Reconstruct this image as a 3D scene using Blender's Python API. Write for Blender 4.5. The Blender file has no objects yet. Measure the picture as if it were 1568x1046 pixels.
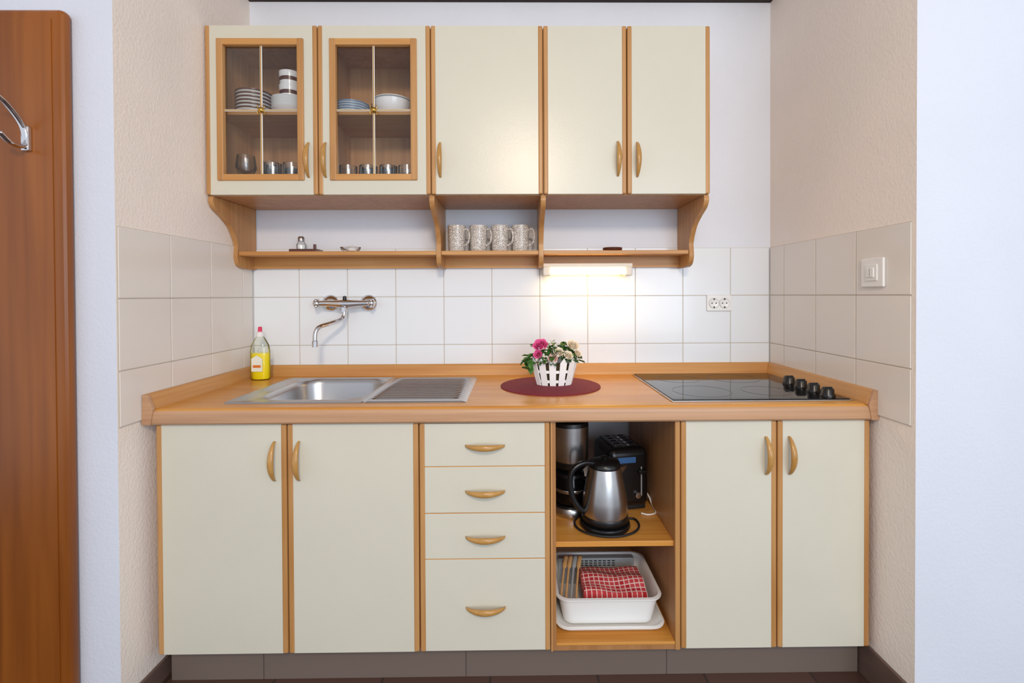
import bpy, bmesh, math, random
from mathutils import Vector, Matrix
random.seed(7)
scene = bpy.context.scene
scene.view_settings.view_transform = 'Standard'
scene.view_settings.look = 'None'

# ------------------------------------------------------------------ materials
def lin(c):
    return tuple((x/255/12.92) if x/255 <= 0.04045 else ((x/255+0.055)/1.055)**2.4 for x in c)
def newmat(name):
    m = bpy.data.materials.new(name); m.use_nodes = True
    nt = m.node_tree; b = nt.nodes['Principled BSDF']
    return m, nt, b
def mat(name, rgb, rough=0.5, metal=0.0, bump=0.0, bscale=200, var=0.0, vscale=6, spec=0.5, coat=0.0, emit=None, estr=0):
    m, nt, b = newmat(name)
    c = lin(rgb) + (1,)
    b.inputs['Base Color'].default_value = c
    b.inputs['Roughness'].default_value = rough
    b.inputs['Metallic'].default_value = metal
    b.inputs['Specular IOR Level'].default_value = spec
    b.inputs['Coat Weight'].default_value = coat
    if emit:
        b.inputs['Emission Color'].default_value = lin(emit)+(1,)
        b.inputs['Emission Strength'].default_value = estr
    tc = nt.nodes.new('ShaderNodeTexCoord')
    if var > 0:
        n = nt.nodes.new('ShaderNodeTexNoise'); n.inputs['Scale'].default_value = vscale; n.inputs['Detail'].default_value = 4
        nt.links.new(tc.outputs['Object'], n.inputs['Vector'])
        r = nt.nodes.new('ShaderNodeValToRGB')
        r.color_ramp.elements[0].position = 0.3; r.color_ramp.elements[1].position = 0.7
        r.color_ramp.elements[0].color = tuple(x*(1-var) for x in c[:3])+(1,)
        r.color_ramp.elements[1].color = tuple(min(1, x*(1+var)) for x in c[:3])+(1,)
        nt.links.new(n.outputs['Fac'], r.inputs['Fac']); nt.links.new(r.outputs['Color'], b.inputs['Base Color'])
    if bump > 0:
        n = nt.nodes.new('ShaderNodeTexNoise'); n.inputs['Scale'].default_value = bscale; n.inputs['Detail'].default_value = 3
        nt.links.new(tc.outputs['Object'], n.inputs['Vector'])
        bp = nt.nodes.new('ShaderNodeBump'); bp.inputs['Strength'].default_value = bump; bp.inputs['Distance'].default_value = 0.004
        nt.links.new(n.outputs['Fac'], bp.inputs['Height']); nt.links.new(bp.outputs['Normal'], b.inputs['Normal'])
    return m
def wood(name, c1, c2, axis='x', rough=0.4, fine=70, along=2.2, coat=0.0):
    m, nt, b = newmat(name)
    tc = nt.nodes.new('ShaderNodeTexCoord')
    mp = nt.nodes.new('ShaderNodeMapping')
    s = [fine, fine, fine]; s['xyz'.index(axis)] = along
    mp.inputs['Scale'].default_value = s
    nt.links.new(tc.outputs['Object'], mp.inputs['Vector'])
    n = nt.nodes.new('ShaderNodeTexNoise'); n.inputs['Scale'].default_value = 1.0; n.inputs['Detail'].default_value = 5; n.inputs['Distortion'].default_value = 0.4
    nt.links.new(mp.outputs['Vector'], n.inputs['Vector'])
    mp2 = nt.nodes.new('ShaderNodeMapping')
    s2 = [fine*0.14]*3; s2['xyz'.index(axis)] = along*0.5
    mp2.inputs['Scale'].default_value = s2
    nt.links.new(tc.outputs['Object'], mp2.inputs['Vector'])
    n2 = nt.nodes.new('ShaderNodeTexNoise'); n2.inputs['Scale'].default_value = 1.0; n2.inputs['Detail'].default_value = 2; n2.inputs['Distortion'].default_value = 1.2
    nt.links.new(mp2.outputs['Vector'], n2.inputs['Vector'])
    mx = nt.nodes.new('ShaderNodeMath'); mx.operation = 'MULTIPLY_ADD'; mx.inputs[1].default_value = 0.5
    h = nt.nodes.new('ShaderNodeMath'); h.operation = 'MULTIPLY'; h.inputs[1].default_value = 0.5
    nt.links.new(n2.outputs['Fac'], h.inputs[0])
    nt.links.new(n.outputs['Fac'], mx.inputs[0]); nt.links.new(h.outputs[0], mx.inputs[2])
    r = nt.nodes.new('ShaderNodeValToRGB')
    r.color_ramp.elements[0].position = 0.36; r.color_ramp.elements[1].position = 0.62
    r.color_ramp.elements[0].color = lin(c1)+(1,); r.color_ramp.elements[1].color = lin(c2)+(1,)
    nt.links.new(mx.outputs[0], r.inputs['Fac']); nt.links.new(r.outputs['Color'], b.inputs['Base Color'])
    b.inputs['Roughness'].default_value = rough; b.inputs['Coat Weight'].default_value = coat
    bp = nt.nodes.new('ShaderNodeBump'); bp.inputs['Strength'].default_value = 0.08; bp.inputs['Distance'].default_value = 0.001
    nt.links.new(n.outputs['Fac'], bp.inputs['Height']); nt.links.new(bp.outputs['Normal'], b.inputs['Normal'])
    return m
def glassy(name, tint=(245, 250, 250), refl=0.12, rough=0.02, ior=1.5):
    m = bpy.data.materials.new(name); m.use_nodes = True; nt = m.node_tree
    nt.nodes.clear()
    o = nt.nodes.new('ShaderNodeOutputMaterial'); mix = nt.nodes.new('ShaderNodeMixShader')
    t = nt.nodes.new('ShaderNodeBsdfTransparent'); g = nt.nodes.new('ShaderNodeBsdfGlossy')
    t.inputs['Color'].default_value = lin(tint)+(1,); g.inputs['Roughness'].default_value = rough
    lw = nt.nodes.new('ShaderNodeFresnel'); lw.inputs['IOR'].default_value = ior
    ad = nt.nodes.new('ShaderNodeMath'); ad.operation = 'ADD'; ad.inputs[1].default_value = refl; ad.use_clamp = True
    nt.links.new(lw.outputs[0], ad.inputs[0]); nt.links.new(ad.outputs[0], mix.inputs[0])
    nt.links.new(t.outputs[0], mix.inputs[1]); nt.links.new(g.outputs[0], mix.inputs[2]); nt.links.new(mix.outputs[0], o.inputs[0])
    return m
def gridmat(name, rgb, grout, size, axes=('X','Y'), off=(0, 0), gap=0.004, rough=0.4, var=0.1):
    m, nt, b = newmat(name)
    tc = nt.nodes.new('ShaderNodeTexCoord'); sp = nt.nodes.new('ShaderNodeSeparateXYZ'); cb = nt.nodes.new('ShaderNodeCombineXYZ')
    nt.links.new(tc.outputs['Object'], sp.inputs[0])
    for i, a in enumerate(axes):
        ad = nt.nodes.new('ShaderNodeMath'); ad.inputs[1].default_value = off[i]
        nt.links.new(sp.outputs[a], ad.inputs[0]); nt.links.new(ad.outputs[0], cb.inputs[i])
    br = nt.nodes.new('ShaderNodeTexBrick'); br.offset = 0; br.inputs['Scale'].default_value = 1
    br.inputs['Brick Width'].default_value = size[0]; br.inputs['Row Height'].default_value = size[1]
    br.inputs['Mortar Size'].default_value = gap; br.inputs['Bias'].default_value = 0
    c = lin(rgb)
    br.inputs['Color1'].default_value = tuple(x*(1-var) for x in c)+(1,); br.inputs['Color2'].default_value = tuple(x*(1+var) for x in c)+(1,)
    br.inputs['Mortar'].default_value = lin(grout)+(1,)
    nt.links.new(cb.outputs[0], br.inputs['Vector']); nt.links.new(br.outputs['Color'], b.inputs['Base Color'])
    b.inputs['Roughness'].default_value = rough
    return m

M = {}
M['plaster_white'] = mat('plaster_white', (230, 235, 244), 0.85, bump=0.25, bscale=120, var=0.02, vscale=3)
M['plaster_front'] = mat('plaster_front', (216, 221, 233), 0.85, bump=0.25, bscale=120, var=0.02, vscale=3)  # plaster darkened in colour to tone down strong light on the front walls
M['plaster_warm_lit'] = mat('plaster_warm_lit', (246, 236, 227), 0.85, bump=0.45, bscale=110, var=0.025, vscale=3)  # warm light on the alcove side walls, put into the plaster colour
M['ceiling'] = mat('ceiling_white', (238, 238, 238), 0.9)
M['tile'] = mat('glazed_tile_white', (236, 241, 246), 0.14, bump=0.05, bscale=14)
M['tile_side'] = mat('glazed_tile_warm_lit', (234, 228, 221), 0.16, bump=0.05, bscale=14)  # same glazed tile, with the side walls' warm light tinted into its colour
M['grout'] = mat('grout', (200, 190, 176), 0.9)
M['cream'] = mat('laminate_cream', (213, 210, 194), 0.3, bump=0.05, bscale=260, var=0.015, vscale=5)
M['beech_x'] = wood('beech_x', (190, 132, 70), (208, 156, 94), 'x')
M['beech_top'] = wood('beech_worktop', (198, 130, 54), (218, 158, 76), 'x', rough=0.28, fine=90)
M['beech_edge'] = wood('beech_worktop_edge', (178, 136, 102), (196, 154, 118), 'x', rough=0.35, fine=120)
M['beech_z'] = wood('beech_z', (178, 126, 70), (196, 148, 94), 'z')
M['beech_y'] = wood('beech_y', (190, 132, 70), (208, 156, 94), 'y')
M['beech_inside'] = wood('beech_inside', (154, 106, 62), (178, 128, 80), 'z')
M['cab_inside'] = wood('cupboard_inside', (184, 134, 88), (206, 158, 110), 'z')  # beech lightened in colour to brighten the dim interior behind the glass
M['handle'] = wood('beech_handle', (176, 130, 66), (192, 146, 82), 'x', rough=0.25, fine=40, along=40)
M['door'] = wood('door_cherry', (120, 62, 8), (152, 86, 22), 'z', rough=0.3, fine=28, along=1.2)
M['dark_beam'] = wood('dark_beam', (34, 22, 18), (54, 34, 26), 'x', rough=0.7)
M['gap'] = mat('dark_gap', (40, 26, 16), 0.9)
M['plinth'] = gridmat('plinth_brown', (118, 104, 96), (86, 76, 72), (0.62, 0.4), ('X', 'Z'), (0.775, 0.2), 0.002, 0.45, 0.06)
M['floor'] = gridmat('floor_tile_brown', (84, 60, 52), (60, 48, 44), (0.33, 0.33), ('X', 'Y'), (0.08, 0.1), 0.004, 0.35, 0.15)
M['baseboard'] = mat('baseboard_brown', (104, 84, 76), 0.4, var=0.1, vscale=20)
M['steel'] = mat('brushed_steel', (190, 190, 190), 0.28, 1.0, var=0.05, vscale=40)
M['steel_sink'] = mat('sink_steel', (186, 186, 188), 0.3, 1.0)
M['chrome'] = mat('chrome', (215, 215, 218), 0.08, 1.0)
M['black_glass'] = mat('ceramic_black_glass', (8, 8, 10), 0.06, spec=0.3)
M['ring'] = mat('burner_ring_grey', (70, 70, 74), 0.3)
M['black'] = mat('black_plastic', (16, 16, 18), 0.3)
M['blackm'] = mat('black_rubber', (20, 20, 22), 0.6)
M['white'] = mat('white_porcelain', (250, 250, 248), 0.15)
M['white_pl'] = mat('white_plastic', (240, 240, 238), 0.35)
M['brown'] = mat('brown_glaze', (92, 48, 34), 0.25)
M['blue'] = mat('bluegrey_glaze', (120, 144, 170), 0.25)
M['glass'] = glassy('window_pane_glass', (252, 253, 254), 0.0)
M['drink'] = glassy('drinking_glass', (252, 254, 255), 0.10, rough=0.22, ior=1.2)
M['brass'] = mat('brass', (214, 170, 84), 0.25, 1.0)
M['mat_red'] = mat('placemat_burgundy', (128, 32, 48), 0.75, bump=0.5, bscale=500, var=0.08, vscale=200)
M['leaf'] = mat('leaf_green', (72, 118, 48), 0.5, var=0.35, vscale=40)
M['pink'] = mat('petal_pink', (242, 96, 160), 0.6, var=0.25, vscale=80)
M['ivory'] = mat('petal_ivory', (250, 236, 212), 0.6, var=0.06, vscale=60)
M['blush'] = mat('petal_blush', (244, 200, 190), 0.6, var=0.1, vscale=60)
M['white_wood'] = mat('painted_white_wood', (252, 252, 250), 0.55)
M['soil'] = mat('moss', (70, 60, 36), 0.9, bump=0.5)
M['soap'] = mat('soap_yellow', (250, 228, 20), 0.2)
M['soapclear'] = glassy('bottle_clear', (252, 254, 250), 0.03, ior=1.25)
M['label'] = mat('label_white', (236, 238, 226), 0.4)
M['labely'] = mat('label_yellow_red', (222, 120, 40), 0.4)
M['pinkcap'] = mat('cap_pink', (226, 40, 90), 0.35)
M['tan'] = mat('wooden_spoon', (206, 160, 106), 0.6, var=0.1, vscale=60)
M['greypl'] = mat('grey_plastic', (160, 164, 166), 0.45)
M['bluedisp'] = mat('blue_display', (60, 100, 150), 0.15)
M['lampwhite'] = mat('lamp_housing_white', (226, 220, 206), 0.4)
M['lamp'] = mat('lamp_tube', (255, 240, 200), 0.4, emit=(255, 206, 118), estr=18)

# mug pattern
m, nt, b = newmat('mug_pattern'); M['mug'] = m
tc = nt.nodes.new('ShaderNodeTexCoord'); v = nt.nodes.new('ShaderNodeTexVoronoi'); v.inputs['Scale'].default_value = 150; v.feature = 'DISTANCE_TO_EDGE'
nt.links.new(tc.outputs['Object'], v.inputs['Vector'])
r = nt.nodes.new('ShaderNodeValToRGB'); r.color_ramp.elements[0].position = 0.08; r.color_ramp.elements[1].position = 0.2
r.color_ramp.elements[0].color = lin((226, 220, 212))+(1,); r.color_ramp.elements[1].color = lin((158, 146, 136))+(1,)
nt.links.new(v.outputs['Distance'], r.inputs['Fac']); nt.links.new(r.outputs['Color'], b.inputs['Base Color']); b.inputs['Roughness'].default_value = 0.2
# towel pattern
m, nt, b = newmat('towel_check'); M['towel'] = m
tc = nt.nodes.new('ShaderNodeTexCoord')
br = nt.nodes.new('ShaderNodeTexBrick'); br.offset = 0; br.inputs['Scale'].default_value = 1; br.inputs['Brick Width'].default_value = 0.016
br.inputs['Row Height'].default_value = 0.014; br.inputs['Mortar Size'].default_value = 0.0015
br.inputs['Color1'].default_value = lin((178, 30, 40))+(1,); br.inputs['Color2'].default_value = lin((206, 74, 78))+(1,); br.inputs['Mortar'].default_value = lin((236, 206, 200))+(1,)
nt.links.new(tc.outputs['Object'], br.inputs['Vector']); nt.links.new(br.outputs['Color'], b.inputs['Base Color']); b.inputs['Roughness'].default_value = 0.9

# ------------------------------------------------------------------ helpers
def E(name, loc=(0, 0, 0)):
    e = bpy.data.objects.new(name, None); e.empty_display_size = 0.05
    scene.collection.objects.link(e); e.location = loc
    return e
def add(name, verts, faces, mats, parent=None, smooth=False, bevel=0, bseg=2, midx=None, dist=1e-6):
    me = bpy.data.meshes.new(name)
    bm = bmesh.new()
    vs = [bm.verts.new(v) for v in verts]
    for i, f in enumerate(faces):
        try:
            fc = bm.faces.new([vs[j] for j in f])
            if midx: fc.material_index = midx[i]
        except ValueError: pass
    bmesh.ops.remove_doubles(bm, verts=bm.verts, dist=dist)
    bmesh.ops.recalc_face_normals(bm, faces=bm.faces)
    if bevel > 0:
        bmesh.ops.bevel(bm, geom=list(bm.edges), offset=bevel, segments=bseg, profile=0.5, affect='EDGES', clamp_overlap=True)
    bm.to_mesh(me); bm.free()
    if not isinstance(mats, (list, tuple)): mats = [mats]
    for mm in mats: me.materials.append(mm if not isinstance(mm, str) else M[mm])
    if smooth:
        for p in me.polygons: p.use_smooth = True
    o = bpy.data.objects.new(name, me); scene.collection.objects.link(o)
    if parent:
        o.parent = parent; o.matrix_parent_inverse = Matrix.Translation(-Vector(parent.location))
    return o
BF = [(0, 1, 3, 2), (4, 6, 7, 5), (0, 4, 5, 1), (2, 3, 7, 6), (0, 2, 6, 4), (1, 5, 7, 3)]
def box(name, x0, x1, y0, y1, z0, z1, m, parent=None, bevel=0.0, bseg=2):
    vs = [(x, y, z) for x in (x0, x1) for y in (y0, y1) for z in (z0, z1)]
    return add(name, vs, BF, m, parent, bevel=bevel, bseg=bseg)
def prism(name, prof, x0, x1, m, parent=None, bevel=0.0, axis='x', smooth=False):
    n = len(prof)
    if axis == 'x': vs = [(x0, p[0], p[1]) for p in prof]+[(x1, p[0], p[1]) for p in prof]
    elif axis == 'y': vs = [(p[0], x0, p[1]) for p in prof]+[(p[0], x1, p[1]) for p in prof]
    else: vs = [(p[0], p[1], x0) for p in prof]+[(p[0], p[1], x1) for p in prof]
    fs = [tuple(range(n)), tuple(range(2*n-1, n-1, -1))]+[(i, (i+1) % n, n+(i+1) % n, n+i) for i in range(n)]
    return add(name, vs, fs, m, parent, bevel=bevel, smooth=smooth)
def lathe(name, prof, c, m, parent=None, seg=40, sx=1, sy=1, midx=None, smooth=True, axis='z'):
    vs = []; fs = []; mi = []
    for (r, z) in prof:
        for k in range(seg):
            a = 2*math.pi*k/seg
            p = (r*sx*math.cos(a), r*sy*math.sin(a), z)
            if axis == 'y': p = (p[0], -p[2], p[1])
            elif axis == 'x': p = (p[2], p[0], p[1])
            vs.append((c[0]+p[0], c[1]+p[1], c[2]+p[2]))
    for i in range(len(prof)-1):
        for k in range(seg):
            k2 = (k+1) % seg
            fs.append((i*seg+k, i*seg+k2, (i+1)*seg+k2, (i+1)*seg+k)); mi.append(midx[i] if midx else 0)
    o = add(name, vs, [], m, parent)
    me = o.data; bm = bmesh.new()
    V = [bm.verts.new(v) for v in vs]
    for f, q in zip(fs, mi):
        fc = bm.faces.new([V[j] for j in f]); fc.material_index = q
    bmesh.ops.remove_doubles(bm, verts=bm.verts, dist=1e-5)
    bmesh.ops.recalc_face_normals(bm, faces=bm.faces)
    bm.to_mesh(me); bm.free()
    if smooth:
        for p in me.polygons: p.use_smooth = True
        try: me.set_sharp_from_angle(angle=math.radians(50))
        except Exception: pass
    return o
def catmull(pts, n=8):
    P = [Vector(p) for p in pts]; out = []
    Q = [2*P[0]-P[1]]+P+[2*P[-1]-P[-2]]
    for i in range(1, len(Q)-2):
        for k in range(n):
            t = k/n; p0, p1, p2, p3 = Q[i-1], Q[i], Q[i+1], Q[i+2]
            out.append(0.5*((2*p1)+(-p0+p2)*t+(2*p0-5*p1+4*p2-p3)*t*t+(-p0+3*p1-3*p2+p3)*t**3))
    out.append(P[-1]); return out
def tube(name, pts, r, m, parent=None, seg=12, smooth=True, sm=8, flat=1.0, rf=None):
    P = catmull(pts, sm) if sm > 1 else [Vector(p) for p in pts]
    vs = []; fs = []; up = None
    for i, p in enumerate(P):
        t = (P[min(i+1, len(P)-1)]-P[max(i-1, 0)]).normalized()
        if up is None:
            up = t.orthogonal().normalized() if abs(t.x) > .99 else t.cross(Vector((1, 0, 0))).normalized()
        up = (up-t*up.dot(t)).normalized(); sd = t.cross(up)
        rr = rf(i/(len(P)-1)) if rf else r
        for k in range(seg):
            a = 2*math.pi*k/seg
            vs.append(p+up*math.cos(a)*rr*flat+sd*math.sin(a)*rr)
    for i in range(len(P)-1):
        for k in range(seg):
            k2 = (k+1) % seg
            fs.append((i*seg+k, i*seg+k2, (i+1)*seg+k2, (i+1)*seg+k))
    fs.append(tuple(range(seg))); fs.append(tuple(range((len(P)-1)*seg, len(P)*seg)))
    return add(name, vs, fs, m, parent, smooth=smooth)
def rrect(cx, cy, hx, hy, r, n=8):
    out = []
    for (sx, sy, a0) in ((1, 1, 0), (-1, 1, 90), (-1, -1, 180), (1, -1, 270)):
        for k in range(n+1):
            a = math.radians(a0+90*k/n)
            out.append((cx+sx*(hx-r)+r*math.cos(a), cy+sy*(hy-r)+r*math.sin(a)))
    return out
def loops(name, L, m, parent=None, smooth=True, cap=True, capfirst=False):
    n = len(L[0]); vs = [p for l in L for p in l]; fs = []
    for i in range(len(L)-1):
        for k in range(n): fs.append((i*n+k, i*n+(k+1) % n, (i+1)*n+(k+1) % n, (i+1)*n+k))
    if cap: fs.append(tuple(range((len(L)-1)*n, len(L)*n)))
    if capfirst: fs.append(tuple(range(n)))
    o = add(name, vs, fs, m, parent, smooth=smooth)
    if smooth:
        try: o.data.set_sharp_from_angle(angle=math.radians(40))
        except Exception: pass
    return o
def handle(c, L, axis, parent, out=0.026):
    """bow handle, c = centre on the door face, bow goes to -y"""
    vs = []; fs = []; n = 24; seg = 10
    for i in range(n+1):
        t = -1+2*i/n; w = 1-t*t
        a = t*L/2; o = -(0.002+out*(w**0.8)) if 0 < i < n else 0.0
        hw = 0.0035+0.0058*w; ht = 0.0035+0.003*w
        for k in range(seg):
            q = 2*math.pi*k/seg
            d, s = ht*math.cos(q), hw*math.sin(q)
            if axis == 'z': vs.append((c[0]+s, c[1]+o+d, c[2]+a))
            else: vs.append((c[0]+a, c[1]+o+d, c[2]+s))
    for i in range(n):
        for k in range(seg):
            k2 = (k+1) % seg
            fs.append((i*seg+k, i*seg+k2, (i+1)*seg+k2, (i+1)*seg+k))
    fs += [tuple(range(seg)), tuple(range(n*seg, (n+1)*seg))]
    return add('bow_handle', vs, fs, 'handle', parent, smooth=True)

# ------------------------------------------------------------------ room shell
XL, XR, YL, YR = -1.09, 1.075, -0.68, -0.73
def wallblock(name, x0, x1, y0, y1, z0, z1):
    o = box(name, x0, x1, y0, y1, z0, z1, ['plaster_front', 'plaster_warm_lit'])
    for p in o.data.polygons:
        if abs(p.normal.x) > 0.9: p.material_index = 1
    return o
box('wall_back', -1.09, 1.075, 0, 0.12, 0, 2.6, 'plaster_white')
wallblock('wall_left', -3.2, XL, YL, 0.12, 0, 2.6)
wallblock('wall_right', XR, 3.2, YR, 0.12, 0, 2.6)
box('floor', -3.2, 3.2, -4.5, 0.12, -0.1, 0, 'floor')
box('ceiling', -3.2, 3.2, -4.5, 0.12, 2.6, 2.7, 'ceiling')
box('trim_1', XL, XR, -0.1, 0, 2.392, 2.5, 'dark_beam')
box('baseboard_left', XL, XL+0.01, YL, -0.02, 0, 0.06, 'baseboard', bevel=0.002)
box('baseboard_right', XR-0.01, XR, YR, -0.02, 0, 0.105, 'baseboard', bevel=0.002)

# tiles (individually modelled glazed tiles on a grout bed)
def tiles(name, axis, us, zs, pos, nrm, m, g=0.0016, th=0.005):
    e = E(name, (0 if axis == 'x' else pos, pos if axis == 'x' else -0.35, 1.1))
    bm = bmesh.new()
    for i in range(len(us)-1):
        for j in range(len(zs)-1):
            u0, u1, z0, z1 = us[i]+g, us[i+1]-g, zs[j]+g, zs[j+1]-g
            a, b2 = pos+nrm*0.001, pos+nrm*th
            if axis == 'x': V = [(u, y, z) for u in (u0, u1) for y in (a, b2) for z in (z0, z1)]
            else: V = [(x, u, z) for x in (a, b2) for u in (u0, u1) for z in (z0, z1)]
            W = [bm.verts.new(p) for p in V]
            for f in BF: bm.faces.new([W[q] for q in f])
    bmesh.ops.recalc_face_normals(bm, faces=bm.faces)
    bmesh.ops.bevel(bm, geom=list(bm.edges), offset=0.0012, segments=2, affect='EDGES')
    me = bpy.data.meshes.new('tiles'); bm.to_mesh(me); bm.free(); me.materials.append(M[m])
    o = bpy.data.objects.new('tiles', me); scene.collection.objects.link(o); o.parent = e; o.matrix_parent_inverse = Matrix.Translation(-Vector(e.location))
    lo, hi = sorted((pos, pos+nrm*0.003))
    if axis == 'x': box('grout_bed', us[0], us[-1], lo, hi, zs[0], zs[-1], 'grout', e)
    else: box('grout_bed', lo, hi, us[0], us[-1], zs[0], zs[-1], 'grout', e)
zt = [0.815, 0.97, 1.17, 1.37]
tiles('wall_tiles_back', 'x', [XL+0.006]+[-0.895+0.2*i for i in range(10)]+[XR-0.006], zt, 0, -1, 'tile')
tiles('wall_tiles_left', 'y', [YL+0.002, -0.478, -0.278, -0.078, -0.006], zt, XL, 1, 'tile_side')
tiles('wall_tiles_right', 'y', [YR+0.01, -0.51, -0.31, -0.11, -0.006], zt, XR, -1, 'tile_side')

# ------------------------------------------------------------------ door on the left + hook
d = E('door_1', (-1.6, -0.70, 0.97))
box('casing', -2.15, -1.193, -0.714, -0.681, 0.0, 1.94, 'door', d, bevel=0.014, bseg=3)
box('leaf', -2.05, -1.222, -0.7165, -0.713, 0.0, 1.912, 'door', d, bevel=0.001)
HX = -1.284
h = E('coat_hook', (HX, -0.72, 1.59))
tube('hook', [(HX, -0.790, 1.588), (HX, -0.76, 1.568), (HX, -0.73, 1.570), (HX, -0.726, 1.60), (HX, -0.738, 1.632), (HX, -0.775, 1.668), (HX, -0.82, 1.69)], 0.0085, 'chrome', h, flat=0.5)
box('mount_plate', HX-.010, HX+.010, -0.728, -0.716, 1.56, 1.625, 'chrome', h, bevel=0.003)

# ------------------------------------------------------------------ worktop
ZT = 0.847
w = E('kitchen_worktop', (0, -0.3, 0.82))
x0, x1 = -1.082, 1.0745
prof = [(-0.50, ZT), (-0.582, ZT)]
for k in range(1, 7):
    a = math.radians(90*k/6); prof.append((-0.582-0.018*math.sin(a), ZT-0.018+0.018*math.cos(a)))
prof += [(-0.6, 0.806), (-0.594, 0.80), (-0.50, 0.80)]
o = prism('front_edge', prof, x0, x1, ['beech_top', 'beech_edge'], w, smooth=True)
try: o.data.set_sharp_from_angle(angle=math.radians(25))
except Exception: pass
for p in o.data.polygons:
    if p.normal.y < -0.75 or p.normal.z < -0.3: p.material_index = 1
hx0, hx1, hy0, hy1 = -0.84, -0.46, -0.50, -0.105
box('slab_left', x0, hx0, -0.50, -0.006, 0.80, ZT, 'beech_top', w)
box('slab_rear', hx0, hx1, hy1, -0.006, 0.80, ZT, 'beech_top', w)
box('slab_right', hx1, x1, -0.50, -0.006, 0.80, ZT, 'beech_top', w)
UH = 0.043
def ups(s, o_): return [(o_+s*a, ZT+b2) for a, b2 in ((0, 0), (.028, 0), (.026, .006), (.012, UH-.005), (.007, UH), (0, UH))]
prism('upstand_rear', ups(-1, -0.006), XL+0.006, XR-0.006, 'beech_x', w)
prism('upstand_left', ups(1, XL+0.006), -0.594, -0.008, 'beech_y', w, axis='y')
prism('upstand_right', ups(-1, XR-0.006), -0.594, -0.008, 'beech_y', w, axis='y')
cap_l = [(x0-.003, 0.802), (x0+.022, 0.802), (x0+.030, ZT), (x0+.016, ZT+UH-.002), (x0-.001, ZT+UH)]
prism('end_cap', cap_l, -0.603, -0.594, 'beech_edge', w, axis='y')
cap_r = [(x1+.003, 0.802), (x1-.022, 0.802), (x1-.030, ZT), (x1-.016, ZT+UH-.002), (x1+.001, ZT+UH)]
prism('end_cap', cap_r, -0.603, -0.594, 'beech_edge', w, axis='y')

# ------------------------------------------------------------------ base cabinets
YF = -0.585
def slab_door(x0, x1, z0, z1, yf, parent, name='door_panel', strips=True, sw=0.0165, vert=True):
    g = 0.0015
    box(name, x0+g+sw-0.002, x1-g-sw+0.002, yf+0.002, yf+0.02, z0, z1, 'cream', parent, bevel=0.0008)
    for (a, b2) in ((x0+g, x0+g+sw), (x1-g-sw, x1-g)):
        box('edge_strip', a, b2, yf, yf+0.02, z0, z1, 'beech_z', parent, bevel=0.0045, bseg=3)
def carcass(x0, x1, z0, z1, y0, y1, parent, back=True, top=False, m='beech_z', t=0.016, mb='white_pl'):
    box('side_panel', x0, x0+t, y0, y1, z0, z1, m, parent)
    box('side_panel', x1-t, x1, y0, y1, z0, z1, m, parent)
    box('bottom_panel', x0+t, x1-t, y0, y1, z0, z0+t, m, parent)
    if top: box('top_panel', x0+t, x1-t, y0, y1, z1-t, z1, m, parent)
    if back: box('back_panel', x0+t, x1-t, y1-0.006, y1, z0+t, z1, mb, parent)
ZB, ZD = 0.112, 0.797
B = [-1.06, -0.675, -0.286, 0.104, 0.492, 0.782, 1.062]
c1 = E('sink_base_cabinet', (-0.67, -0.3, 0.45))
carcass(B[0], B[2]-0.0005, ZB, 0.798, -0.564, -0.02, c1)
slab_door(B[0], B[1], ZB+0.003, ZD, YF, c1); slab_door(B[1], B[2], ZB+0.003, ZD, YF, c1)
handle((B[1]-0.036, YF+0.002, 0.688), 0.118, 'z', c1); handle((B[1]+0.036, YF+0.002, 0.688), 0.118, 'z', c1)
c2 = E('drawer_base_cabinet', (-0.09, -0.3, 0.45))
carcass(B[2], B[3]-0.0005, ZB, 0.798, -0.564, -0.02, c2)
zs = [ZB+0.003, 0.391, 0.528, 0.667, ZD]
for i in range(4):
    box('drawer_front', B[2]+0.016, B[3]-0.016, YF+0.002, YF+0.02, zs[i]+0.0015, zs[i+1]-0.0015, 'cream', c2, bevel=0.0008)
    if i: box('drawer_edge_band', B[2]+0.016, B[3]-0.016, YF+0.0035, YF+0.019, zs[i]-0.0016, zs[i]+0.0016, 'beech_x', c2)
for (a, b2) in ((B[2]+0.0015, B[2]+0.018), (B[3]-0.018, B[3]-0.0015)):
    box('edge_strip', a, b2, YF, YF+0.02, ZB+0.003, ZD, 'beech_z', c2, bevel=0.0045, bseg=3)
box('drawer_box', B[2]+0.017, B[3]-0.017, -0.5645, -0.10, ZB+.02, 0.79, 'beech_x', c2)
for zc in (0.729, 0.593, 0.457, 0.246): handle((-0.09, YF+0.002, zc), 0.118, 'x', c2)
c3 = E('open_shelf_base_cabinet', (0.3, -0.3, 0.45))
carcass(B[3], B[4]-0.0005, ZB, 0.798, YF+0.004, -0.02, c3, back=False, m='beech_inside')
box('front_edging', B[3]+0.0005, B[3]+0.0055, YF, YF+0.01, ZB, ZD, 'beech_z', c3)
box('front_edging', B[4]-0.016, B[4]-0.001, YF, YF+0.01, ZB, ZD, 'beech_z', c3, bevel=0.002)
box('middle_shelf', B[3]+0.016, B[4]-0.0165, -0.572, -0.19, 0.418, 0.434, 'beech_top', c3, bevel=0.001)
box('bottom_board', B[3]+0.016, B[4]-0.0165, -0.583, -0.03, ZB+0.016, ZB+0.024, 'beech_top', c3, bevel=0.001)
c4 = E('hob_base_cabinet', (0.78, -0.3, 0.45))
carcass(B[4], B[6], ZB, 0.798, -0.564, -0.02, c4)
slab_door(B[4], B[5], ZB+0.003, ZD, YF, c4); slab_door(B[5], B[6], ZB+0.003, ZD, YF, c4)
handle((B[5]-0.034, YF+0.002, 0.693), 0.115, 'z', c4); handle((B[5]+0.036, YF+0.002, 0.693), 0.115, 'z', c4)
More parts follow.
